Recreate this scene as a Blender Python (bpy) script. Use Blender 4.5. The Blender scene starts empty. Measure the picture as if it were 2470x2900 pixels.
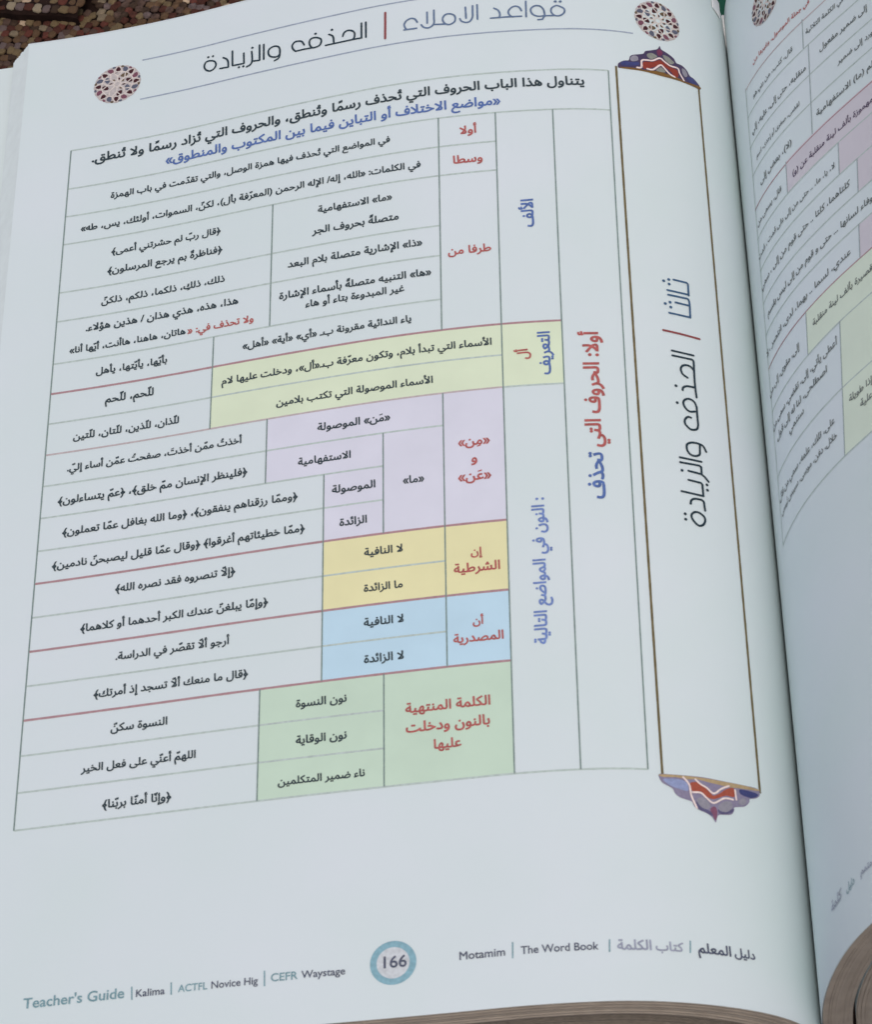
import bpy, bmesh, math, random
import numpy as np
from mathutils import Vector, Matrix
from mathutils.geometry import delaunay_2d_cdt

random.seed(7)
rng = np.random.default_rng(7)
SC = bpy.context.scene
COL = SC.collection
MM = 0.001

# ------------------------------------------------------------------ camera
cam_data = bpy.data.cameras.new("camera")
cam = bpy.data.objects.new("camera", cam_data)
COL.objects.link(cam)
right = Vector((0.972918, -0.019634, -0.230316))
down = Vector((-0.142797, -0.834571, -0.532071))
fwd = Vector((-0.181768, 0.550550, -0.814773))
m3 = Matrix((right, -down, -fwd)).transposed()
cam.matrix_world = Matrix.Translation(Vector((51.0176, -551.5585, 600.6832)) * MM) @ m3.to_4x4()
cam_data.sensor_fit = 'VERTICAL'
cam_data.sensor_height = 24.0
cam_data.lens = 24.0 * 8375.53 / 2900.0
cam_data.clip_start = 0.02
cam_data.clip_end = 50.0
cam_data.dof.use_dof = True
cam_data.dof.focus_distance = 0.80
cam_data.dof.aperture_fstop = 50.0
SC.camera = cam

# ------------------------------------------------------------------ world, sun, exposure
SUN_EL, SUN_AZ = math.radians(67), math.radians(160)
world = bpy.data.worlds.new("World")
SC.world = world
world.use_nodes = True
wn = world.node_tree
bg = wn.nodes['Background']
sky = wn.nodes.new('ShaderNodeTexSky')
sky.sky_type = 'NISHITA'
sky.sun_disc = False
sky.sun_elevation = SUN_EL
sky.sun_rotation = SUN_AZ
sky.air_density = 1.0
sky.dust_density = 6.0
sky.ozone_density = 1.0
wn.links.new(sky.outputs[0], bg.inputs[0])
bg.inputs[1].default_value = 0.15
sun_d = bpy.data.lights.new("sun", 'SUN')
sun_d.energy = 0.5
sun_d.angle = math.radians(18)
sun_d.color = (1.0, 0.985, 0.93)
sun = bpy.data.objects.new("sun", sun_d)
COL.objects.link(sun)
sd = Vector((math.sin(SUN_AZ) * math.cos(SUN_EL), math.cos(SUN_AZ) * math.cos(SUN_EL), math.sin(SUN_EL)))
sun.rotation_euler = sd.to_track_quat('Z', 'Y').to_euler()
vs = SC.view_settings
vs.view_transform = 'Standard'
vs.look = 'None'
vs.exposure = -0.36
vs.gamma = 1.0
vs.use_curve_mapping = False

# ------------------------------------------------------------------ materials
LIGHT = (0.80, 0.80, 0.83)


def lin(c):
    return tuple((v / 255 / 12.92) if v / 255 <= 0.04045 else ((v / 255 + 0.055) / 1.055) ** 2.4 for v in c)


def alb(c):
    """print colour as picked from the evenly lit page, turned into a reflectance"""
    return tuple(min(0.9, a / b) for a, b in zip(lin(c), LIGHT))


def material(name, color, rough=0.6, noise=0.0, scale=400.0, bump=0.0, bump_scale=900.0, spec=0.3, tint=None):
    m = bpy.data.materials.new(name)
    m.use_nodes = True
    nt = m.node_tree
    b = nt.nodes['Principled BSDF']
    b.inputs['Roughness'].default_value = rough
    b.inputs['Specular IOR Level'].default_value = spec
    b.inputs['Base Color'].default_value = (*color, 1)
    tc = nt.nodes.new('ShaderNodeTexCoord')
    if noise:
        n = nt.nodes.new('ShaderNodeTexNoise')
        n.inputs['Scale'].default_value = scale
        n.inputs['Detail'].default_value = 5
        nt.links.new(tc.outputs['Object'], n.inputs['Vector'])
        r = nt.nodes.new('ShaderNodeValToRGB')
        r.color_ramp.elements[0].position = 0.3
        r.color_ramp.elements[1].position = 0.7
        c2 = tint or color
        r.color_ramp.elements[0].color = (*[v * (1 - noise) for v in color], 1)
        r.color_ramp.elements[1].color = (*[min(1, v * (1 + noise)) for v in c2], 1)
        nt.links.new(n.outputs['Fac'], r.inputs[0])
        nt.links.new(r.outputs[0], b.inputs['Base Color'])
    if bump:
        n2 = nt.nodes.new('ShaderNodeTexNoise')
        n2.inputs['Scale'].default_value = bump_scale
        n2.inputs['Detail'].default_value = 4
        nt.links.new(tc.outputs['Object'], n2.inputs['Vector'])
        bp = nt.nodes.new('ShaderNodeBump')
        bp.inputs['Strength'].default_value = bump
        bp.inputs['Distance'].default_value = 0.0002
        nt.links.new(n2.outputs['Fac'], bp.inputs['Height'])
        nt.links.new(bp.outputs[0], b.inputs['Normal'])
    return m


M = {}
M['paper'] = material('coated_paper', (0.675, 0.78, 0.775), 0.48, 0.014, 22, 0.16, 260, 0.25, tint=(0.69, 0.765, 0.79))
M['paper_under'] = material('paper_of_lower_leaves', (0.68, 0.775, 0.77), 0.55, 0.012, 60, 0.1)
M['cell_green'] = material('tint_yellow_green', alb((200, 212, 188)), 0.5, 0.03, 90)
M['cell_purple'] = material('tint_lilac', alb((198, 200, 214)), 0.5, 0.03, 90)
M['cell_yellow'] = material('tint_yellow', alb((211, 208, 165)), 0.5, 0.03, 90)
M['cell_blue'] = material('tint_light_blue', alb((174, 202, 219)), 0.5, 0.03, 90)
M['cell_sage'] = material('tint_sage_green', alb((181, 202, 186)), 0.5, 0.03, 90)
M['cell_pink'] = material('tint_dusty_pink', alb((192, 188, 197)), 0.5, 0.03, 90)
M['cell_pale'] = material('tint_pale_green', alb((200, 212, 198)), 0.5, 0.03, 90)
M['line_h'] = material('print_pale_grey_green', alb((168, 182, 180)), 0.6, 0.12, 900)
M['line_v'] = material('print_grey_green', alb((112, 130, 128)), 0.6, 0.12, 900)
M['line_red'] = material('print_dull_red', alb((158, 126, 132)), 0.6, 0.1, 900)
M['line_pink'] = material('print_faint_red', alb((172, 160, 164)), 0.6, 0.1, 900)
M['line_blue'] = material('print_slate_line', alb((140, 152, 170)), 0.6, 0.15, 900)
M['gold'] = material('print_dark_gold', alb((98, 88, 60)), 0.5, 0.2, 500)
M['k'] = material('ink_near_black', alb((48, 60, 66)), 0.5, 0.25, 900)
M['kr'] = material('ink_grey_black', alb((84, 92, 94)), 0.5, 0.3, 900)
M['line_r'] = material('print_soft_grey', alb((148, 160, 164)), 0.6, 0.12, 900)
M['b'] = material('ink_blue', alb((80, 104, 158)), 0.5, 0.2, 900)
M['r'] = material('ink_red', alb((160, 86, 84)), 0.5, 0.2, 900)
M['p'] = material('ink_dark_violet', alb((70, 56, 84)), 0.5, 0.2, 900)
M['t'] = material('ink_teal_grey', alb((110, 142, 152)), 0.5, 0.15, 900)
M['d'] = material('ink_slate', alb((76, 82, 100)), 0.5, 0.25, 900)
M['bl'] = material('ink_pale_blue', alb((104, 126, 178)), 0.5, 0.2, 900)
M['g'] = material('ink_pale_slate', alb((140, 146, 164)), 0.5, 0.2, 900)
M['B'] = material('ink_steel_blue', alb((92, 110, 138)), 0.5, 0.15, 900)
M['K'] = material('ink_headline_black', alb((34, 50, 60)), 0.5, 0.25, 900)
M['R'] = material('ink_headline_red', alb((128, 64, 66)), 0.5, 0.1, 900)
M['V'] = material('ink_headline_blue', alb((58, 86, 116)), 0.5, 0.2, 700)
for n, c in dict(oNavy=(66, 56, 84), oNavy2=(84, 80, 112), oBlue=(58, 62, 108), oSky=(130, 140, 176), oGray=(132, 130, 142), oGreen=(126, 128, 122),
                 oMaroon=(106, 52, 78), oMaroon2=(118, 76, 98), oRed=(130, 54, 42), oRed2=(150, 76, 60), oGold=(112, 82, 42), oGold2=(160, 140, 108),
                 oLav=(124, 118, 142), oWhite=(214, 198, 196), ring=(122, 160, 174), disc=(184, 190, 196), beige=(172, 166, 166), strap=(196, 188, 184),
                 brown=(62, 30, 34), slate=(84, 88, 104), plum=(110, 70, 84), olive=(92, 78, 60)).items():
    M[n] = material('print_' + {'oNavy': 'aubergine', 'oNavy2': 'dull_navy', 'oBlue': 'navy', 'oSky': 'blue_lavender', 'oGray': 'mauve_grey', 'oGreen': 'sage_grey', 'oMaroon': 'maroon', 'oMaroon2': 'faded_maroon', 'oRed': 'brick_red', 'oRed2': 'faded_brick_red', 'oGold': 'bronze', 'oGold2': 'pale_bronze', 'oLav': 'lavender_grey', 'oWhite': 'pinkish_white'}.get(n, n), alb(c), 0.5, 0.12, 1200)
M['edge'] = material('page_edges', (0.37, 0.325, 0.275), 0.85, 0.1, 250, 0.3, 1500, 0.1)  # foot edges: leaf gaps, plus shade and brown rug bounce put into the colour
M['edge_shaded'] = material('page_edges_shaded', (0.25, 0.215, 0.175), 0.85, 0.15, 700, 0.5, 1500, 0.1)  # same edges, with the shade on the recessed lower stacks painted in
M['fore'] = material('fore_edge_paper', (0.64, 0.72, 0.73), 0.7, 0.03, 300, 0.1)
M['tab'] = material('bright_white_paper', (0.86, 0.86, 0.88), 0.6, 0.02, 300)
M['green'] = material('dark_green_board', (0.008, 0.075, 0.04), 0.5, 0.2, 60, 0.2)
M['cover'] = material('book_cover', (0.05, 0.07, 0.065), 0.45, 0.1, 80)


# ------------------------------------------------------------------ object helpers
def link(name, verts, faces, mats, parent=None, face_mats=None, smooth=False, kind=None, label=None):
    me = bpy.data.meshes.new(name)
    me.from_pydata([tuple(v) for v in verts], [], [tuple(f) for f in faces])
    for m in (mats if isinstance(mats, (list, tuple)) else [mats]):
        me.materials.append(m)
    if face_mats is not None:
        me.polygons.foreach_set('material_index', face_mats)
    if smooth:
        me.polygons.foreach_set('use_smooth', [True] * len(me.polygons))
    me.update()
    o = bpy.data.objects.new(name, me)
    COL.objects.link(o)
    if parent is not None:
        o.parent = parent
    if kind:
        o['kind'] = kind
    if label:
        o['label'] = label
    return o


def thing(name, label, cat, loc=(0, 0, 0), group=None):
    o = bpy.data.objects.new(name, None)
    COL.objects.link(o)
    o.location = loc
    o.empty_display_size = 0.01
    o['label'] = label
    o['category'] = cat
    if group:
        o['group'] = group
    return o


# ------------------------------------------------------------------ shape of the open leaves
# s = millimetres from the spine measured along the paper, t = millimetres down from the top edge
HP = 297.0
STEP = 0.5
KN_L = [0, 4, 9, 15, 22, 30, 42, 58, 80, 110, 150, 200, 260]
KN_R = [0, 4, 9, 15, 22, 30, 42, 60, 90, 140, 260]
TH = {'L': ([1.511, 1.4006, 1.257, 1.0778, 0.8698, 0.6544, 0.4126, 0.2148, 0.133, -0.0515, -0.1035, 0.0569, 0.0],
            [1.5013, 1.3386, 1.1371, 0.9137, 0.7152, 0.5735, 0.4189, 0.1869, 0.0413, 0.0657, 0.0369, 0.0092, 0.0]),
      'R': ([1.3994, 1.317, 1.2152, 1.0953, 0.9635, 0.8417, 0.7168, 0.6909, 0.68, 0.5, 0.3],
            [1.5104, 1.5018, 1.4823, 1.4364, 1.3544, 1.2951, 1.1959, 0.9766, 0.86, 0.6, 0.3])}
SG = np.arange(0, 260 + STEP, STEP)
PROF = {}
for side, kn, sg in (('L', KN_L, -1), ('R', KN_R, 1)):
    pr = []
    for th in TH[side]:
        a = np.interp(SG, kn, th)
        dx, dz = sg * np.cos(a), np.sin(a)
        pr.append((np.concatenate([[0], np.cumsum((dx[1:] + dx[:-1]) / 2 * STEP)]),
                   np.concatenate([[0], np.cumsum((dz[1:] + dz[:-1]) / 2 * STEP)])))
    PROF[side] = pr


def base(side, s, t):
    (x0, z0), (x1, z1) = PROF[side]
    v = np.asarray(t) / HP
    s = np.asarray(s, float)
    gap = -0.08 if side == 'L' else 0.34 - 0.14 * v
    return np.stack([np.interp(s, SG, x0) * (1 - v) + np.interp(s, SG, x1) * v + gap, -np.asarray(t, float) + 0 * v,
                     np.interp(s, SG, z0) * (1 - v) + np.interp(s, SG, z1) * v + np.minimum(s, 0)], -1)


def surf(side, s, t, h=0.0):
    """point on a leaf (metres), h millimetres off the paper"""
    s = np.asarray(s, float)
    t = np.asarray(t, float)
    s, t = np.broadcast_arrays(s, t)
    P = base(side, s, t)
    ds = base(side, np.minimum(s + 0.6, 260), t) - base(side, s - 0.6, t)
    dt = base(side, s, t + 1.0) - base(side, s, t - 1.0)
    n = np.cross(ds, dt)
    if side == 'R':
        n = -n
    n /= np.linalg.norm(n, axis=-1, keepdims=True)
    return (P + n * np.asarray(h)[..., None] if np.ndim(h) else P + n * h) * MM


def leaf_mesh(name, side, s0, s1, t0, t1, mat, parent, h=0.0, thick=0.11, ns=110, nt=60, label=None):
    S = np.linspace(s0, s1, ns)
    Tt = np.linspace(t0, t1, nt)
    s, t = np.meshgrid(S, Tt)
    top = surf(side, s, t, h).reshape(-1, 3)
    bot = surf(side, s, t, h - thick).reshape(-1, 3)
    N = ns * nt
    F = []
    for j in range(nt - 1):
        for i in range(ns - 1):
            a = j * ns + i
            q = (a, a + 1, a + 1 + ns, a + ns)
            if side == 'L':
                F.append(q)
                F.append(tuple(N + k for k in reversed(q)))
            else:
                F.append(q[::-1])
                F.append(tuple(N + k for k in q))
    pts = np.vstack([top, bot])
    extra = []
    def rim(idx):
        # the cut edge has vertices of its own, so that it stays crisp
        k = 2 * N + len(extra)
        m = len(idx)
        extra.extend(pts[idx])
        extra.extend(pts[[i + N for i in idx]])
        for i in range(m - 1):
            F.append((k + i, k + i + 1, k + m + i + 1, k + m + i))
    rim([i for i in range(ns)])
    rim([(nt - 1) * ns + i for i in range(ns)])
    rim([j * ns for j in range(nt)])
    rim([j * ns + ns - 1 for j in range(nt)])
    return link(name, np.vstack([pts, np.array(extra)]), F, mat, parent, smooth=True, label=label)


def ribbon(name, side, pts, w, mat, parent, h=0.09, label=None):
    """a straight printed rule between two (s, t) points"""
    (s0, t0), (s1, t1) = pts
    L = math.hypot(s1 - s0, t1 - t0)
    n = max(2, int(L / 2.0))
    u = np.linspace(0, 1, n)
    ss, tt = s0 + (s1 - s0) * u, t0 + (t1 - t0) * u
    nx, ny = -(t1 - t0) / L, (s1 - s0) / L
    ww = w / 2 * (1 + 0.06 * np.sin(u * L * 0.9 + s0))
    A = surf(side, ss + nx * ww, tt + ny * ww, h)
    B = surf(side, ss - nx * ww, tt - ny * ww, h)
    V = np.vstack([A, B])
    F = [(i, i + 1, n + i + 1, n + i) for i in range(n - 1)]
    return link(name, V, F, mat, parent, label=label)


def patch_rect(name, side, s0, s1, t0, t1, mat, parent, h=0.05, label=None):
    ns, nt = max(2, int(abs(s1 - s0) / 2) + 1), max(2, int(abs(t1 - t0) / 4) + 1)
    s, t = np.meshgrid(np.linspace(s0, s1, ns), np.linspace(t0, t1, nt))
    V = surf(side, s, t, h).reshape(-1, 3)
    F = [(j * ns + i, j * ns + i + 1, (j + 1) * ns + i + 1, (j + 1) * ns + i) for j in range(nt - 1) for i in range(ns - 1)]
    return link(name, V, F, mat, parent, label=label)


# ------------------------------------------------------------------ union of contours -> flat triangles
def signed_area(p):
    x, y = p[:, 0], p[:, 1]
    return 0.5 * np.sum(x * np.roll(y, -1) - np.roll(x, -1) * y)


def winding(C, pts):
    """winding number of every point against all closed contours"""
    a = np.vstack(C)
    b = np.vstack([np.roll(c, -1, 0) for c in C])
    px, py = pts[:, 0][:, None], pts[:, 1][:, None]
    up = (a[:, 1] <= py) & (b[:, 1] > py)
    dn = (a[:, 1] > py) & (b[:, 1] <= py)
    side = (b[:, 0] - a[:, 0]) * (py - a[:, 1]) - (px - a[:, 0]) * (b[:, 1] - a[:, 1])
    return (up & (side > 0)).sum(1) - (dn & (side < 0)).sum(1)


def union(C):
    V, E = [], []
    for c in C:
        k = len(V)
        V += [Vector((float(x), float(y))) for x, y in c]
        E += [(k + i, k + (i + 1) % len(c)) for i in range(len(c))]
    ov, oe, of, _, _, _ = delaunay_2d_cdt(V, E, [], 0, 1e-5)
    ov = np.array([(v.x, v.y) for v in ov])
    T = np.array([f for f in of if len(f) == 3], int)
    if len(T) == 0:
        return ov, T
    keep = winding(C, ov[T].mean(1)) > 0
    return ov, T[keep]


def embolden(c, d):
    """push a counter-clockwise outline outward by d"""
    e = np.roll(c, -1, 0) - c
    l = np.linalg.norm(e, axis=1)
    c = c[l > 1e-6]
    e = np.roll(c, -1, 0) - c
    e /= np.linalg.norm(e, axis=1, keepdims=True)
    n1 = np.stack([e[:, 1], -e[:, 0]], 1)
    n0 = np.roll(n1, 1, 0)
    m = n0 + n1
    k = 1 + np.sum(n0 * n1, 1)
    m = m / np.maximum(k, 0.5)[:, None]
    return c + m * d


# ------------------------------------------------------------------ arabic shaping with the presentation forms
AR = {}
code = 0xFE80
for ch, n in (('\u0621', 1), ('\u0622', 2), ('\u0623', 2), ('\u0624', 2), ('\u0625', 2), ('\u0626', 4), ('\u0627', 2), ('\u0628', 4), ('\u0629', 2),
              ('\u062a', 4), ('\u062b', 4), ('\u062c', 4), ('\u062d', 4), ('\u062e', 4), ('\u062f', 2), ('\u0630', 2), ('\u0631', 2), ('\u0632', 2),
              ('\u0633', 4), ('\u0634', 4), ('\u0635', 4), ('\u0636', 4), ('\u0637', 4), ('\u0638', 4), ('\u0639', 4), ('\u063a', 4), ('\u0641', 4),
              ('\u0642', 4), ('\u0643', 4), ('\u0644', 4), ('\u0645', 4), ('\u0646', 4), ('\u0647', 4), ('\u0648', 2), ('\u0649', 2), ('\u064a', 4)):
    AR[ch] = [chr(code + i) for i in range(n)]
    code += n
LAMALEF = {'\u0622': 0xFEF5, '\u0623': 0xFEF7, '\u0625': 0xFEF9, '\u0627': 0xFEFB}
MARKS = '\u064b\u064c\u064d\u064e\u064f\u0650\u0651\u0652'
MIRROR = {'(': ')', ')': '(', '«': '»', '»': '«'}


def shape(txt):
    """logical arabic text -> list of (glyph, marks) in visual order, left to right"""
    items = []
    for ch in txt:
        if ch in MARKS and items:
            items[-1][1] += ch
        else:
            items.append([ch, ''])
    out = []
    i = 0
    prev_joins = False
    while i < len(items):
        ch, mk = items[i]
        if ch not in AR:
            out.append((MIRROR.get(ch, ch), mk))
            prev_joins = False
            i += 1
            continue
        if ch == '\u0644' and i + 1 < len(items) and items[i + 1][0] in LAMALEF:
            out.append((chr(LAMALEF[items[i + 1][0]] + (1 if prev_joins else 0)), mk + items[i + 1][1]))
            prev_joins = False
            i += 2
            continue
        f = AR[ch]
        nxt = i + 1 < len(items) and items[i + 1][0] in AR and items[i + 1][0] != '\u0621'
        can_next = len(f) == 4 and nxt
        if len(f) == 1:
            g = f[0]
        elif prev_joins:
            g = f[3] if can_next else f[1]
        else:
            g = f[2] if can_next else f[0]
        out.append((g, mk))
        prev_joins = can_next
        i += 1
    return out[::-1]


GL = {}


def outlines(body):
    c = bpy.data.curves.new("probe", 'FONT')
    c.body = body
    o = bpy.data.objects.new("probe", c)
    COL.objects.link(o)
    bpy.context.view_layer.update()
    cu = o.to_curve(bpy.context.evaluated_depsgraph_get())
    res = []
    for sp in cu.splines:
        P = []
        bp = sp.bezier_points
        for i in range(len(bp)):
            a, b = bp[i], bp[(i + 1) % len(bp)]
            p0, p1, p2, p3 = a.co, a.handle_right, b.handle_left, b.co
            flat = abs((p1 - p0).cross(p3 - p0).z) + abs((p2 - p0).cross(p3 - p0).z)
            n = 1 if flat < 2e-4 else 4
            for k in range(n):
                u = k / n
                q = p0 * (1 - u) ** 3 + p1 * 3 * u * (1 - u) ** 2 + p2 * 3 * u * u * (1 - u) + p3 * u ** 3
                P.append((q.x, q.y))
        if len(P) >= 3:
            res.append(np.array(P))
    o.to_curve_clear()
    bpy.data.objects.remove(o)
    bpy.data.curves.remove(c)
    return res


def glyph(ch):
    if ch not in GL:
        full = outlines(ch + 'T')
        adv = full[-1][:, 0].min() - T_LEFT
        cs = full[:-1]
        if cs:
            big = max(cs, key=lambda c: abs(signed_area(c)))
            if signed_area(big) < 0:
                cs = [c[::-1] for c in cs]
        GL[ch] = (cs, adv)
    return GL[ch]


T_LEFT = outlines('T')[0][:, 0].min()


def line_contours(txt, weight):
    arabic = any('\u0600' <= c <= '\u06ff' for c in txt)
    seq = shape(txt) if arabic else [(c, '') for c in txt]
    x = 0.0
    C = []
    for g, mk in seq:
        cs, adv = glyph(g)
        for c in cs:
            C.append(embolden(c, weight) + (x, 0))
        if mk and cs:
            top = max(c[:, 1].max() for c in cs)
            bx0, bx1 = min(c[:, 0].min() for c in cs), max(c[:, 0].max() for c in cs)
            lift = max(0.0, top - 0.62)
            for k, m_ch in enumerate(mk):
                ms, _ = glyph(m_ch)
                if not ms:
                    continue
                mx = (min(c[:, 0].min() for c in ms) + max(c[:, 0].max() for c in ms)) / 2
                low = m_ch in '\u0650\u064d'
                for c in ms:
                    C.append(embolden(c, weight * 0.7) + (x + (bx0 + bx1) / 2 - mx, (0 if low else lift + 0.14 * k)))
        x += adv
    return C


def text_line(side, seg, txt, col, size, parent):
    s0, t0, s1, t1 = seg
    if abs(t0 - t1) < 4 and abs(s0 - s1) > abs(t0 - t1):
        t0 = t1 = (t0 + t1) / 2
    sg = -1 if side == 'L' else 1
    A, B = np.array([sg * s0, -t0]), np.array([sg * s1, -t1])
    W = np.linalg.norm(A - B)
    ux = (A - B) / W
    uy = np.array([-ux[1], ux[0]])
    latin = not any('\u0600' <= c <= '\u06ff' for c in txt)
    C = line_contours(txt, 0.014 if latin else (0.016 if side == 'R' else 0.028))
    x0, x1 = min(c[:, 0].min() for c in C), max(c[:, 0].max() for c in C)
    w = x1 - x0
    F = min(max(W / w, size * 0.8), size * 1.25)
    kx = W / w
    V, T = union(C)
    P = B + np.outer((V[:, 0] - x0) * kx, ux) + np.outer(V[:, 1] * F, uy)
    used = np.unique(T)
    remap = -np.ones(len(V), int)
    remap[used] = np.arange(len(used))
    P = P[used]
    T = remap[T]
    Q = surf(side, np.clip(P[:, 0] * sg, 0, 250), -P[:, 1], 0.16)
    return link('text_line', Q, T, M[col], parent)


def smooth_path(p, closed):
    p = np.array(p, float)
    n = len(p)
    if n < 4 and not closed:
        return p
    out = []
    m = n if closed else n - 1
    for i in range(m):
        if closed:
            a, b, c, d = p[(i - 1) % n], p[i], p[(i + 1) % n], p[(i + 2) % n]
        else:
            a, b, c, d = p[max(i - 1, 0)], p[i], p[i + 1], p[min(i + 2, n - 1)]
        for k in range(4):
            u = k / 4
            out.append(0.5 * (2 * b + (c - a) * u + (2 * a - 5 * b + 4 * c - d) * u * u + (3 * b - a - 3 * c + d) * u ** 3))
    if not closed:
        out.append(p[-1])
    return np.array(out)


def circle(c, r, n=12):
    a = np.arange(n) * 2 * math.pi / n
    return np.stack([c[0] + r * np.cos(a), c[1] + r * np.sin(a)], 1)


def stroke_contours(path, w, closed):
    p = smooth_path(path, closed)
    if closed:
        p = np.vstack([p, p[:1]])
    C = []
    for a, b in zip(p[:-1], p[1:]):
        d = b - a
        L = np.linalg.norm(d)
        if L < 1e-6:
            continue
        n = np.array([-d[1], d[0]]) / L * w / 2
        q = np.array([a - n, b - n, b + n, a + n])
        C.append(q if signed_area(q) > 0 else q[::-1])
    for a in p:
        C.append(circle(a, w / 2, 10))
    return C


def print_union(name, side, C, mat, parent, h, label=None):
    V, T = union(C)
    used = np.unique(T)
    remap = -np.ones(len(V), int)
    remap[used] = np.arange(len(used))
    Q = surf(side, V[used][:, 0], V[used][:, 1], h)
    return link(name, Q, remap[T], mat, parent, label=label)


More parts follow.
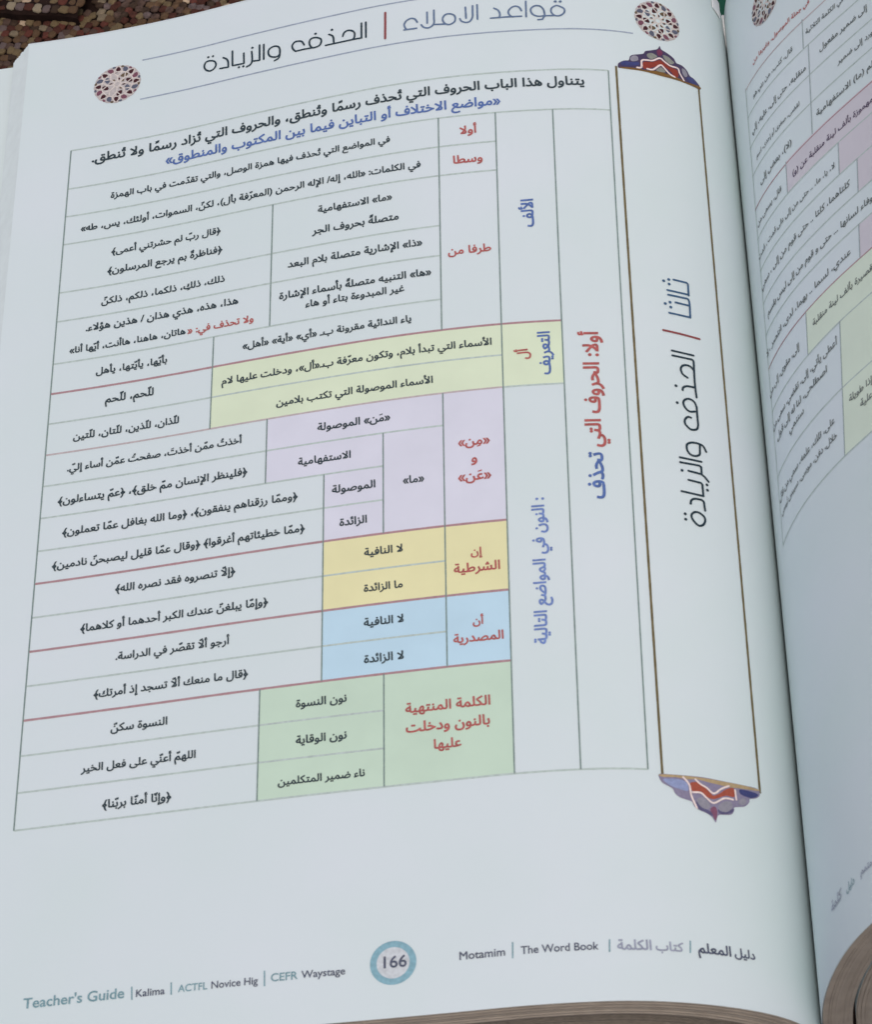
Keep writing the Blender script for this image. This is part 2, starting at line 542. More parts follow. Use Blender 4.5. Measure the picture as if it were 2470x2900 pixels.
# ------------------------------------------------------------------ print of both pages: (s, t) in millimetres on the paper
TEXTS = [
    ((51.8, 45.79, 183.86, 45.46), 'يتناول هذا الباب الحروف التي تُحذف رسمًا وتُنطق، والحروف التي تُزاد رسمًا ولا تُنطق.', 'k', 4, 'L'),
    ((73.34, 51.64, 163.21, 50.42), '«مواضع الاختلاف أو التباين فيما بين المكتوب والمنطوق»', 'b', 3.6, 'L'),
    ((101.96, 59.49, 177.86, 58.72), 'في المواضع التي تُحذف فيها همزة الوصل، والتي تقدّمت في باب الهمزة', 'k', 2.7, 'L'),
    ((94.1, 68.85, 185.42, 68.63), 'في الكلمات: «الله، إله/ الإله الرحمن (المعرّفة بأل)، لكنّ، السموات، أولئك، يس، طه»', 'k', 2.7, 'L'),
    ((101.47, 77.92, 120.94, 77.71), '«ما» الاستفهامية', 'k', 2.7, 'L'),
    ((99.84, 84.23, 122.42, 84.56), 'متصلةً بحروف الجر', 'k', 2.7, 'L'),
    ((146.89, 78.16, 176.56, 77.99), '﴿قال ربّ لم حشرتني أعمى﴾', 'k', 2.7, 'L'),
    ((146.25, 84.27, 177.25, 84.39), '﴿فناظرةٌ بم يرجع المرسلون﴾', 'k', 2.7, 'L'),
    ((93.89, 93.72, 128.66, 93.4), '«ذا» الإشارية متصلة بلام البعد', 'k', 2.7, 'L'),
    ((145.27, 93.96, 178.29, 94.0), 'ذلك، ذلكِ، ذلكما، ذلكم، ذلكنّ', 'k', 2.7, 'L'),
    ((91.73, 103.23, 130.7, 102.82), '«ها» التنبيه متصلةً بأسماء الإشارة', 'k', 2.7, 'L'),
    ((98.52, 107.08, 123.85, 106.79), 'غير المبدوءة بتاء أو هاء', 'k', 2.7, 'L'),
    ((141.42, 101.66, 181.91, 101.97), 'هذا، هذه، هذي هذان / هذين هؤلاء.', 'k', 2.7, 'L'),
    ((137.24, 108.57, 154.73, 108.1), 'ولا تحذف في: «', 'r', 2.7, 'L'),
    ((155.16, 108.01, 185.83, 108.31), 'هاتان، هاهنا، هاأنت، أيّها أنا»', 'k', 2.7, 'L'),
    ((96.88, 116.35, 139.94, 116.34), 'ياء الندائية مقرونة بـ «أي» «أية» «أهل»', 'k', 2.7, 'L'),
    ((159.66, 115.72, 178.34, 116.44), 'بأيّها، يأيّتها، يأهل', 'k', 2.7, 'L'),
    ((77.28, 126.03, 145.04, 125.95), 'الأسماء التي تبدأ بلام، وتكون معرّفة بـ«أل»، ودخلت عليها لام', 'k', 2.7, 'L'),
    ((162.75, 125.14, 175.41, 125.6), 'للّحم، للّحم', 'k', 2.7, 'L'),
    ((91.75, 135.02, 130.78, 135.62), 'الأسماء الموصولة التي تكتب بلامين', 'k', 2.7, 'L'),
    ((155.72, 134.85, 183.04, 135.65), 'للّذان، للّذين، للّتان، للّتين', 'k', 2.7, 'L'),
    ((102.2, 144.78, 120.26, 144.34), '«مَن» الموصولة', 'k', 2.7, 'L'),
    ((139.24, 144.31, 183.96, 144.65), 'أخذتُ ممّن أخذتَ، صفحتُ عمّن أساء إليّ.', 'k', 2.7, 'L'),
    ((111.91, 153.89, 125.0, 153.55), 'الاستفهامية', 'k', 2.7, 'L'),
    ((137.6, 154.04, 185.71, 153.92), '﴿فلينظر الإنسان ممّ خلق﴾، ﴿عمّ يتساءلون﴾', 'k', 2.7, 'L'),
    ((105.88, 163.06, 116.51, 163.1), 'الموصولة', 'k', 2.7, 'L'),
    ((94.11, 163.05, 99.29, 163.26), '«ما»', 'k', 2.7, 'L'),
    ((124.89, 163.51, 183.93, 163.11), '﴿وممّا رزقناهم ينفقون﴾، ﴿وما الله بغافل عمّا تعملون﴾', 'k', 2.7, 'L'),
    ((107.93, 172.6, 114.58, 172.59), 'الزائدة', 'k', 2.7, 'L'),
    ((122.98, 172.92, 185.86, 172.34), '﴿ممّا خطيئاتهم أغرقوا﴾ ﴿وقال عمّا قليل ليصبحنّ نادمين﴾', 'k', 2.7, 'L'),
    ((99.4, 181.8, 108.62, 181.71), 'لا النافية', 'k', 2.7, 'L'),
    ((139.78, 182.1, 169.5, 181.31), '﴿إلّا تنصروه فقد نصره الله﴾', 'k', 2.7, 'L'),
    ((99.46, 191.53, 108.68, 191.37), 'ما الزائدة', 'k', 2.7, 'L'),
    ((131.56, 191.67, 177.53, 191.23), '﴿وإمّا يبلغنّ عندك الكبر أحدهما أو كلاهما﴾', 'k', 2.7, 'L'),
    ((99.3, 200.7, 108.68, 200.63), 'لا النافية', 'k', 2.7, 'L'),
    ((140.65, 200.79, 168.31, 200.32), 'أرجو ألّا تقصّر في الدراسة.', 'k', 2.7, 'L'),
    ((99.36, 210.28, 108.59, 210.39), 'لا الزائدة', 'k', 2.7, 'L'),
    ((135.91, 210.1, 173.1, 209.89), '﴿قال ما منعك ألّا تسجد إذ أمرتك﴾', 'k', 2.7, 'L'),
    ((112.58, 219.77, 124.44, 219.63), 'نون النسوة', 'k', 2.7, 'L'),
    ((154.81, 219.56, 168.41, 219.81), 'النسوة سكنّ', 'k', 2.7, 'L'),
    ((112.53, 229.33, 124.29, 228.9), 'نون الوقاية', 'k', 2.7, 'L'),
    ((147.67, 229.18, 174.91, 229.53), 'اللهمّ أعنّي على فعل الخير', 'k', 2.7, 'L'),
    ((108.35, 238.81, 128.27, 239.33), 'ناء ضمير المتكلمين', 'k', 2.7, 'L'),
    ((152.99, 239.49, 169.28, 239.23), '﴿وإنّا أمنّا بربّنا﴾', 'k', 2.7, 'L'),
    ((79.61, 59.56, 84.07, 59.76), 'أولا', 'r', 3.2, 'L'),
    ((78.3, 69.36, 85.82, 68.7), 'وسطا', 'r', 3.2, 'L'),
    ((76.78, 97.44, 87.53, 97.75), 'طرفا من', 'r', 3.2, 'L'),
    ((78.29, 154.55, 85.95, 154.42), '«مِن»', 'r', 3.2, 'L'),
    ((81.42, 159.32, 82.91, 159.38), 'و', 'r', 3.2, 'L'),
    ((78.18, 164.47, 86.11, 164.22), '«عَن»', 'r', 3.2, 'L'),
    ((80.74, 184.99, 83.47, 184.99), 'إن', 'r', 3.2, 'L'),
    ((76.69, 189.49, 87.51, 189.21), 'الشرطية', 'r', 3.2, 'L'),
    ((80.82, 203.44, 83.36, 203.46), 'أن', 'r', 3.2, 'L'),
    ((76.33, 207.95, 87.89, 207.72), 'المصدرية', 'r', 3.2, 'L'),
    ((79.73, 224.79, 99.1, 224.1), 'الكلمة المنتهية', 'r', 3.2, 'L'),
    ((79.92, 229.8, 99.02, 228.98), 'بالنون ودخلت', 'r', 3.2, 'L'),
    ((86.43, 234.18, 92.71, 234.21), 'عليها', 'r', 3.2, 'L'),
    ((66.12, 82.29, 66.11, 91.08), 'الألف', 'b', 4.2, 'L'),
    ((63.28, 123.22, 63.39, 135.98), 'التعريف', 'b', 4.2, 'L'),
    ((68.76, 127.92, 68.68, 131.11), 'أل', 'r', 4.2, 'L'),
    ((66.15, 170.81, 66.51, 210.15), ': النون في المواضع التالية', 'bl', 4.1, 'L'),
    ((51.67, 123.57, 52.16, 157.26), 'أولا: الحروف التي', 'r', 4.2, 'L'),
    ((51.94, 158.63, 51.87, 171.77), 'تحذف', 'b', 4.2, 'L'),
    ((161.46, 286.64, 184.34, 286.38), "Teacher's Guide", 't', 3.6, 'L'),
    ((152.34, 286.67, 158.8, 286.56), 'Kalima', 'd', 3, 'L'),
    ((142.87, 286.49, 149.43, 286.53), 'ACTFL', 't', 3, 'L'),
    ((131.71, 286.62, 141.99, 286.31), 'Novice Hig', 'd', 3, 'L'),
    ((122.94, 286.12, 128.86, 286.28), 'CEFR', 't', 3, 'L'),
    ((112.57, 286.06, 122.18, 286.2), 'Waystage', 'd', 3, 'L'),
    ((77.92, 285.37, 87.77, 285.26), 'Motamim', 'd', 3.2, 'L'),
    ((58.04, 285.34, 74.56, 285.28), 'The Word Book', 'd', 3.2, 'L'),
    ((39.84, 285.41, 45.93, 285.55), 'كتاب', 'g', 3.2, 'L'),
    ((46.76, 285.36, 54.14, 285.55), 'الكلمة', 'g', 3.2, 'L'),
    ((23.2, 285.04, 28.24, 285.33), 'دليل', 'd', 3.2, 'L'),
    ((29.03, 285.11, 36.63, 285.58), 'المعلم', 'd', 3.2, 'L'),
    ((99.18, 285.64, 104.21, 285.58), '166', 'd', 3.2, 'L'),
    ((49.11, 35.67, 23.12, 37.37), 'في جملة الموصول، وغيرها من', 'r', 2.2, 'R'),
    ((61.93, 46.3, 47.25, 45.41), 'في الكلمة الثلاثية', 'k', 2.2, 'R'),
    ((41.64, 46.14, 21.89, 47.8), 'قال، كتب، من ربي هو', 'k', 2.2, 'R'),
    ((70.39, 55.46, 52.3, 55.6), 'إلى ضمير مفعول', 'k', 2.2, 'R'),
    ((46.66, 55.99, 19.55, 58.28), 'منقلبه، حتى إلى، عليه، إلي', 'k', 2.2, 'R'),
    ((72.07, 64.91, 58.92, 65.19), 'ورد إلى ضمير', 'k', 2.2, 'R'),
    ((43.41, 65.76, 21.12, 67.18), 'لقضى، صغرى أو إحدى، اسم', 'k', 2.2, 'R'),
    ((71.68, 75.06, 50.09, 75.5), 'لم (ما) الاستفهامية', 'k', 2.2, 'R'),
    ((39.21, 75.77, 22.32, 76.22), '(لا)، بعض إلى', 'k', 2.2, 'R'),
    ((71.24, 86.09, 38.97, 86.28), 'مهموزة بألف لينة منقلبة عن (و)', 'p', 2.2, 'R'),
    ((33.27, 85.8, 18.25, 87.01), 'قال، يسمى من', 'k', 2.2, 'R'),
    ((56.36, 95.06, 16.98, 97.12), 'لا، يا، ما، .. حتى من إلى على قمت ، قمت', 'k', 2.2, 'R'),
    ((61.88, 104.68, 17.4, 106.77), 'كلتاهما، كلتا .. حتى قوم من إلى ، سمي', 'k', 2.2, 'R'),
    ((70.01, 116.06, 20.3, 116.02), 'وفاء لسانها ... حتى و قوم من إلى ليس بقسم', 'k', 2.2, 'R'),
    ((61.26, 125.26, 16.71, 126.91), 'عندي، لسما .. بهما، لدى، انتصر ، لا', 'k', 2.2, 'R'),
    ((69.06, 137.87, 44.65, 134.63), 'قصيرة بألف لينة منقلبة', 'k', 2.2, 'R'),
    ((37.64, 136.96, 16.8, 138.72), 'إلى، مقوى، إلى من', 'k', 2.2, 'R'),
    ((54.64, 147.16, 17.35, 149.0), 'أعطى يأتي، إلى، تقضي، سمى من', 'k', 2.2, 'R'),
    ((49.92, 152.1, 20.21, 153.71), 'اصطلحى، لنا له إلى قول', 'k', 2.2, 'R'),
    ((38.06, 156.15, 29.14, 157.29), 'سنتمي', 'k', 2.2, 'R'),
    ((52.33, 168.94, 17.97, 168.74), 'على، تلك، علمه، سمي من قال', 'k', 2.2, 'R'),
    ((53.07, 172.85, 18.94, 173.78), 'خلال، دفن، موسى، سيبس ليسى', 'k', 2.2, 'R'),
    ((67.68, 167.57, 58.64, 167.04), 'إذا طويلة', 'k', 2.2, 'R'),
    ((67.49, 171.5, 62.88, 171.33), 'علية', 'k', 2.2, 'R'),
    ((61.0, 284.67, 56.03, 284.7), 'متمم', 'g', 2.6, 'R'),
    ((52.91, 284.8, 48.63, 285.14), 'دليل', 't', 3.2, 'R'),
    ((45.62, 284.66, 38.16, 284.54), 'كلمة', 'g', 2.6, 'R'),
]
STROKES = [
    ('h1', 'B', 0.5, 1, [[57.65,18.64],[56.12,19.72],[56.17,21.11],[57.24,22.05],[58.54,22.01],[59.49,20.83],[59.36,19.44],[58.43,18.68]]),
    ('h1', 'B', 0.5, 0, [[58.54,22.01],[61.13,21.96]]),
    ('h1', 'B', 0.5, 0, [[61.14,22.14],[61.46,19.87],[62.33,18.6],[63.62,18.36],[64.64,19.17],[64.77,20.2],[64.23,21.38],[62.95,22.04],[61.39,21.95]]),
    ('h1', 'B', 0.5, 0, [[61.21,21.89],[61.82,23.14],[62.99,23.25]]),
    ('h1', 'B', 0.5, 0, [[66.0,16.64],[66.02,22.03]]),
    ('h1', 'B', 0.5, 0, [[67.18,19.87],[67.8,18.61],[68.96,18.17],[70.15,18.95],[70.65,20.12],[70.21,21.3],[69.45,21.85]]),
    ('h1', 'B', 0.5, 0, [[67.23,21.77],[71.26,21.7],[75.3,21.77]]),
    ('h1', 'B', 0.5, 0, [[74.32,18.41],[73.29,19.2],[72.85,20.45],[72.96,21.76]]),
    ('h1', 'B', 0.5, 0, [[78.73,16.73],[78.7,21.76]]),
    ('h1', 'B', 0.5, 0, [[79.91,16.95],[79.95,19.02],[79.98,20.75],[80.66,22.22],[81.72,22.54],[82.88,21.95],[83.31,21.03]]),
    ('h1', 'B', 0.5, 0, [[81.81,17.24],[81.69,21.06]]),
    ('h1', 'B', 0.5, 1, [[86.12,18.91],[84.81,19.61],[84.49,20.87],[84.85,22.02],[86.17,22.63],[87.35,22.0],[87.85,20.54],[87.31,19.25]]),
    ('h1', 'B', 0.5, 0, [[86.96,22.34],[90.11,22.01]]),
    ('h1', 'B', 0.5, 0, [[90.11,17.06],[90.11,19.66],[90.11,21.39],[90.65,22.4],[91.71,22.9],[92.89,22.45],[93.49,21.48]]),
    ('h1', 'B', 0.5, 0, [[91.91,17.45],[91.9,21.25]]),
    ('h1', 'B', 0.5, 0, [[94.55,20.42],[95.12,19.28],[96.18,18.79],[97.39,19.34],[98.01,20.43],[97.8,21.68],[97.41,22.34]]),
    ('h1', 'B', 0.5, 0, [[94.75,22.45],[98.08,22.41]]),
    ('h1', 'B', 0.42, 2, [[58.32,17.15]]),
    ('h1', 'B', 0.42, 2, [[57.02,17.19]]),
    ('h2', 'K', 0.52, 0, [[108.39,17.29],[108.35,22.51]]),
    ('h2', 'K', 0.52, 0, [[109.58,17.31],[109.57,22.35]]),
    ('h2', 'K', 0.52, 0, [[109.48,22.44],[112.02,22.36],[116.77,22.37],[119.41,22.36]]),
    ('h2', 'K', 0.52, 0, [[114.7,20.49],[114.41,19.46],[113.62,18.89],[112.56,19.02],[111.68,19.75],[111.41,20.71],[111.59,21.88],[112.11,22.34]]),
    ('h2', 'K', 0.52, 0, [[118.56,18.81],[117.76,19.32],[117.31,20.22],[117.15,22.27]]),
    ('h2', 'K', 0.52, 1, [[121.93,18.94],[120.85,19.69],[120.63,20.64],[121.01,21.77],[121.89,22.19],[123.13,22.13],[123.86,20.86],[123.87,19.52],[123.17,18.82]]),
    ('h2', 'K', 0.52, 0, [[123.13,22.18],[125.62,22.04],[127.75,22.11]]),
    ('h2', 'K', 0.52, 0, [[127.75,22.11],[128.57,20.98],[128.68,19.72],[127.98,18.8],[126.91,18.77],[126.01,19.25],[125.37,20.55]]),
    ('h2', 'K', 0.38, 2, [[117.72,17.43]]),
    ('h2', 'K', 0.38, 2, [[122.26,17.55]]),
    ('h2', 'R', 0.62, 0, [[103.09,15.3],[103.15,24.22]]),
    ('h3', 'K', 0.52, 1, [[132.25,19.8],[132.94,18.86],[133.96,18.62],[135.13,19.17],[135.44,20.34],[134.99,21.63],[134.05,22.32],[132.87,22.45],[132.18,21.71]]),
    ('h3', 'K', 0.52, 0, [[132.2,20.44],[132.17,22.13],[132.52,23.18],[133.59,23.71]]),
    ('h3', 'K', 0.52, 0, [[136.78,17.09],[136.65,22.3]]),
    ('h3', 'K', 0.52, 0, [[137.97,16.95],[137.83,22.33]]),
    ('h3', 'K', 0.52, 0, [[137.83,22.33],[139.79,22.05]]),
    ('h3', 'K', 0.52, 0, [[140.14,18.53],[139.93,21.75],[140.43,23.08],[141.44,23.52]]),
    ('h3', 'K', 0.52, 0, [[142.4,18.48],[142.24,22.12]]),
    ('h3', 'K', 0.52, 0, [[142.24,22.12],[145.39,21.96]]),
    ('h3', 'K', 0.52, 0, [[145.68,16.74],[145.51,21.88]]),
    ('h3', 'K', 0.52, 0, [[148.25,18.29],[147.37,18.98],[146.81,20.11],[146.68,22.05]]),
    ('h3', 'K', 0.52, 0, [[146.68,22.09],[149.06,21.86]]),
    ('h3', 'K', 0.52, 1, [[151.94,18.22],[150.8,18.78],[150.28,19.89],[150.55,21.08],[151.38,21.78],[152.41,21.69],[153.39,20.65],[153.61,19.31],[153.05,18.3]]),
    ('h3', 'K', 0.36, 2, [[140.0,17.3]]),
    ('h3', 'K', 0.36, 2, [[143.65,23.07]]),
    ('h3', 'K', 0.36, 2, [[142.38,23.13]]),
    ('h3', 'K', 0.36, 2, [[152.59,16.78]]),
    ('h3', 'K', 0.36, 2, [[151.25,16.83]]),
    ('v1', 'V', 0.58, 0, [[31.58,105.32],[28.02,105.28]]),
    ('v1', 'V', 0.58, 0, [[28.02,105.28],[27.65,105.59],[27.66,109.09]]),
    ('v1', 'V', 0.58, 0, [[33.43,108.96],[27.76,108.88]]),
    ('v1', 'V', 0.58, 0, [[33.3,110.37],[28.12,110.2]]),
    ('v1', 'V', 0.58, 0, [[28.12,110.2],[27.71,110.67],[27.59,112.07],[27.66,115.85]]),
    ('v1', 'V', 0.58, 0, [[31.48,112.27],[27.71,112.25]]),
    ('v1', 'V', 0.58, 0, [[33.32,115.87],[27.68,115.8]]),
    ('v1', 'V', 0.42, 2, [[34.26,106.29]]),
    ('v1', 'V', 0.42, 2, [[32.88,105.59]]),
    ('v1', 'V', 0.42, 2, [[32.86,107.0]]),
    ('v1', 'V', 0.42, 2, [[34.25,113.24]]),
    ('v1', 'V', 0.42, 2, [[32.96,112.57]]),
    ('v1', 'V', 0.42, 2, [[32.84,114.03]]),
    ('v1', 'R', 0.62, 0, [[35.23,121.48],[30.69,121.62],[25.46,121.62]]),
    ('v2', 'K', 0.58, 0, [[33.35,127.21],[27.54,127.23]]),
    ('v2', 'K', 0.58, 0, [[33.31,128.64],[28.14,128.58]]),
    ('v2', 'K', 0.58, 0, [[28.14,128.58],[27.66,129.05],[27.7,131.53],[27.75,134.95],[27.68,137.64],[27.54,139.62]]),
    ('v2', 'K', 0.58, 0, [[29.65,134.38],[30.78,133.71],[31.26,132.74],[31.2,131.77],[30.6,131.01],[29.47,130.65],[28.49,130.93],[27.78,131.69]]),
    ('v2', 'K', 0.58, 0, [[31.19,138.41],[31.02,137.63],[29.88,136.94],[27.88,136.81]]),
    ('v2', 'K', 0.58, 0, [[27.71,142.63],[28.18,141.28],[29.14,140.66],[30.12,140.71],[31.02,141.4],[31.26,142.33],[30.9,143.32],[30.22,144.09],[29.37,144.28],[28.23,143.91]]),
    ('v2', 'K', 0.58, 0, [[27.73,142.37],[27.72,143.71],[27.71,145.71],[27.68,147.7],[28.01,148.86],[28.73,149.34],[29.72,149.5],[30.53,148.96],[31.15,148.17],[31.21,147.26],[30.73,146.35],[30.09,145.93],[29.49,146.05]]),
    ('v2', 'K', 0.4, 2, [[32.89,137.52]]),
    ('v2', 'K', 0.4, 2, [[32.85,142.44]]),
    ('v3', 'K', 0.58, 0, [[25.97,154.95],[26.66,153.58],[27.55,153.21],[28.83,153.14],[29.98,153.35],[30.96,153.99],[31.21,155.0],[30.91,156.16],[30.09,156.92],[28.82,156.89],[27.88,156.24],[27.7,155.1],[27.63,153.44]]),
    ('v3', 'K', 0.58, 0, [[33.13,158.22],[27.51,158.2]]),
    ('v3', 'K', 0.58, 0, [[33.16,159.62],[28.23,159.45]]),
    ('v3', 'K', 0.58, 0, [[28.23,159.45],[27.68,159.72],[27.69,161.75]]),
    ('v3', 'K', 0.58, 0, [[31.14,161.63],[27.76,161.79]]),
    ('v3', 'K', 0.58, 0, [[27.76,161.79],[26.89,162.35],[25.93,163.43]]),
    ('v3', 'K', 0.58, 0, [[31.3,164.22],[28.06,164.34]]),
    ('v3', 'K', 0.58, 0, [[28.06,164.34],[27.71,164.72],[27.65,167.92]]),
    ('v3', 'K', 0.58, 0, [[33.29,167.78],[27.65,167.95]]),
    ('v3', 'K', 0.58, 0, [[31.18,170.88],[30.93,169.9],[30.02,169.23],[28.14,169.12]]),
    ('v3', 'K', 0.58, 0, [[28.14,169.12],[27.66,169.53],[27.47,171.95]]),
    ('v3', 'K', 0.58, 1, [[29.65,172.87],[28.67,173.11],[27.83,173.83],[27.64,174.71],[28.1,175.88],[29.03,176.56],[29.88,176.36],[30.69,175.55],[31.17,174.59],[31.06,173.77],[30.4,173.1]]),
    ('v3', 'K', 0.4, 2, [[32.81,161.85]]),
    ('v3', 'K', 0.4, 2, [[26.46,164.45]]),
    ('v3', 'K', 0.4, 2, [[26.4,165.96]]),
    ('v3', 'K', 0.4, 2, [[32.75,174.01]]),
    ('v3', 'K', 0.4, 2, [[32.72,175.5]]),
    ('o1', 'oWhite', 0.5, 0, [[37.76,38.26],[36.51,37.88],[36.31,35.59],[34.96,35.05],[33.27,34.79],[31.13,33.31],[29.79,34.1],[28.06,34.91],[25.86,34.84],[25.4,36.28],[24.2,38.21]]),
    ('o1', 'oWhite', 0.5, 0, [[34.95,38.01],[33.27,37.85],[31.1,35.66],[29.93,36.4],[28.6,37.77],[27.01,38.29]]),
    ('o2', 'oWhite', 0.45, 0, [[37.5,243.66],[36.19,245.36],[35.87,247.99],[34.79,250.86]]),
    ('o2', 'oWhite', 0.45, 0, [[35.5,247.11],[33.58,247.03],[32.21,248.17],[30.65,249.09],[28.05,247.48],[25.84,247.39]]),
    ('o2', 'oWhite', 0.45, 0, [[34.66,243.82],[33.76,244.7],[32.04,245.63],[30.49,246.73],[28.56,245.22],[26.62,244.18]]),
    ('o2', 'oWhite', 0.45, 0, [[25.12,244.88],[24.96,247.21]]),
]
PATCHES = [
    ('o1', 'oNavy', 0, [[42.79,38.0],[42.27,37.22],[41.05,36.42],[39.83,36.12],[39.45,34.82],[38.68,34.1],[36.77,33.45],[35.68,32.98],[35.13,32.01],[33.41,31.23],[31.64,30.29],[30.91,29.02],[30.5,30.02],[29.04,30.64],[27.82,31.21],[26.78,31.93],[26.11,33.09],[24.41,33.17],[22.92,34.12],[22.03,35.53],[20.82,35.84],[19.61,36.53],[18.7,37.36],[18.69,38.49],[21.88,38.74],[25.76,38.9],[30.09,39.11],[34.51,39.01],[38.91,38.7],[42.44,39.17]]),
    ('o1', 'oBlue', 1, [[41.87,37.06],[40.41,36.52],[39.62,36.69],[37.33,36.23],[37.21,37.22],[39.36,37.97],[41.76,38.16]]),
    ('o1', 'oBlue', 1, [[23.33,36.99],[21.66,35.96],[20.04,36.56],[19.25,37.36],[21.81,37.89]]),
    ('o1', 'oGray', 1, [[39.21,34.98],[38.36,34.2],[37.4,34.41],[37.29,35.61],[38.63,36.3],[39.34,36.03]]),
    ('o1', 'oGreen', 1, [[34.68,32.92],[33.46,32.18],[32.12,32.6],[31.98,33.17],[33.58,34.36],[34.56,33.92]]),
    ('o1', 'oGreen', 1, [[30.18,31.97],[28.77,31.88],[27.38,32.79],[26.87,33.41],[28.02,34.27],[29.4,33.55]]),
    ('o1', 'oGray', 1, [[24.49,34.24],[23.33,34.32],[22.86,35.94],[23.71,36.75],[24.41,35.85]]),
    ('o1', 'oMaroon', 1, [[31.86,31.08],[30.98,30.18],[30.13,31.13],[30.91,32.42],[31.6,32.44]]),
    ('o1', 'oRed', 1, [[35.83,35.88],[33.29,35.2],[31.17,33.94],[29.81,34.51],[28.09,35.33],[26.09,35.55],[25.85,37.5],[26.83,38.32],[28.52,36.51],[30.93,35.71],[32.69,36.67],[34.44,37.77],[35.95,38.15]]),
    ('o1', 'oGold', 1, [[42.43,38.87],[39.06,38.52],[36.79,38.56],[34.48,38.49],[31.4,37.8],[29.33,38.03],[25.71,38.16],[23.44,38.37],[18.82,37.53],[18.68,38.38],[21.88,38.79],[25.77,39.0],[31.14,39.31],[36.16,39.08],[41.02,39.21]]),
    ('o1', 'oGreen', 2, [[32.42,37.81],[30.96,36.33],[29.65,37.53],[31.06,38.0]]),
    ('o2', 'oLav', 0, [[42.91,243.33],[42.96,244.34],[42.26,245.46],[40.92,246.18],[40.02,246.77],[39.61,247.74],[38.58,248.63],[36.89,249.12],[35.81,249.49],[35.25,250.58],[34.18,251.28],[32.46,251.87],[31.22,252.68],[30.49,253.81],[30.07,252.5],[29.36,251.72],[26.65,251.23],[25.7,250.04],[25.46,249.15],[22.94,248.44],[21.57,247.11],[21.3,246.2],[19.56,245.58],[18.37,244.4],[18.93,243.03],[22.5,243.11],[27.74,243.22],[32.68,243.03],[37.47,243.16],[40.59,243.22]]),
    ('o2', 'oSky', 1, [[41.97,244.43],[38.32,244.26],[36.64,245.07],[36.6,246.91],[38.62,246.63],[40.29,246.13],[41.63,245.24]]),
    ('o2', 'oBlue', 1, [[23.86,244.44],[22.23,244.23],[19.24,244.3],[19.11,244.95],[20.9,245.85],[23.08,245.78],[23.93,245.3]]),
    ('o2', 'oGold2', 1, [[42.76,243.4],[37.48,243.24],[32.69,243.2],[27.75,243.3],[18.94,243.12],[19.18,243.61],[24.37,244.21],[26.98,244.42],[31.13,244.14],[34.34,243.77],[36.58,244.06],[39.08,243.83],[42.18,243.98]]),
    ('o2', 'oRed2', 1, [[36.01,245.0],[34.38,244.45],[33.13,244.95],[31.3,246.69],[30.52,247.23],[28.8,246.27],[27.55,245.2],[25.44,244.44],[25.43,246.63],[27.49,246.71],[29.74,247.78],[30.91,248.13],[32.19,247.83],[33.56,246.69],[35.49,246.94]]),
    ('o2', 'oGray', 1, [[34.66,248.84],[33.33,247.99],[32.09,248.82],[31.53,250.07],[32.55,250.88],[33.8,250.39]]),
    ('o2', 'oGray', 1, [[29.53,249.58],[28.12,248.33],[26.4,248.0],[26.17,249.47],[27.79,250.78],[29.28,250.71]]),
    ('o2', 'oGray', 1, [[24.07,247.01],[22.77,246.38],[22.31,247.28],[23.28,248.18],[24.33,248.08]]),
    ('o2', 'oMaroon2', 1, [[31.57,250.74],[30.54,249.91],[29.95,250.82],[30.36,253.21],[30.89,252.63]]),
    ('o2', 'oNavy2', 1, [[34.84,249.2],[33.8,250.39],[31.61,251.24],[31.03,252.32],[32.61,251.72],[34.32,250.96]]),
    ('o2', 'oNavy2', 1, [[29.76,250.45],[27.8,250.86],[26.01,249.6],[26.26,250.65],[29.02,251.58]]),
]
BARS = [([159.85, 284.06], [159.68, 287.2]), ([151.02, 284.02], [150.89, 286.95]), ([130.31, 283.51], [130.23, 287.12]), ([76.25, 282.39], [76.35, 286.13]), ([55.67, 283.04], [55.79, 285.97]), ([38.23, 282.79], [38.4, 285.63])]
# ------------------------------------------------------------------ the book
book = thing('open_book', 'open white grammar book of arabic spelling tables lying on woven rug', 'book')
left = leaf_mesh('page', 'L', -5.0, 204.4, 0, HP, M['paper'], book, label='left page numbered 166 with the large spelling table')
right_pg = leaf_mesh('page', 'R', -5.0, 204, 0, HP, M['paper'], book, label='right page curling steeply up out of the spine')

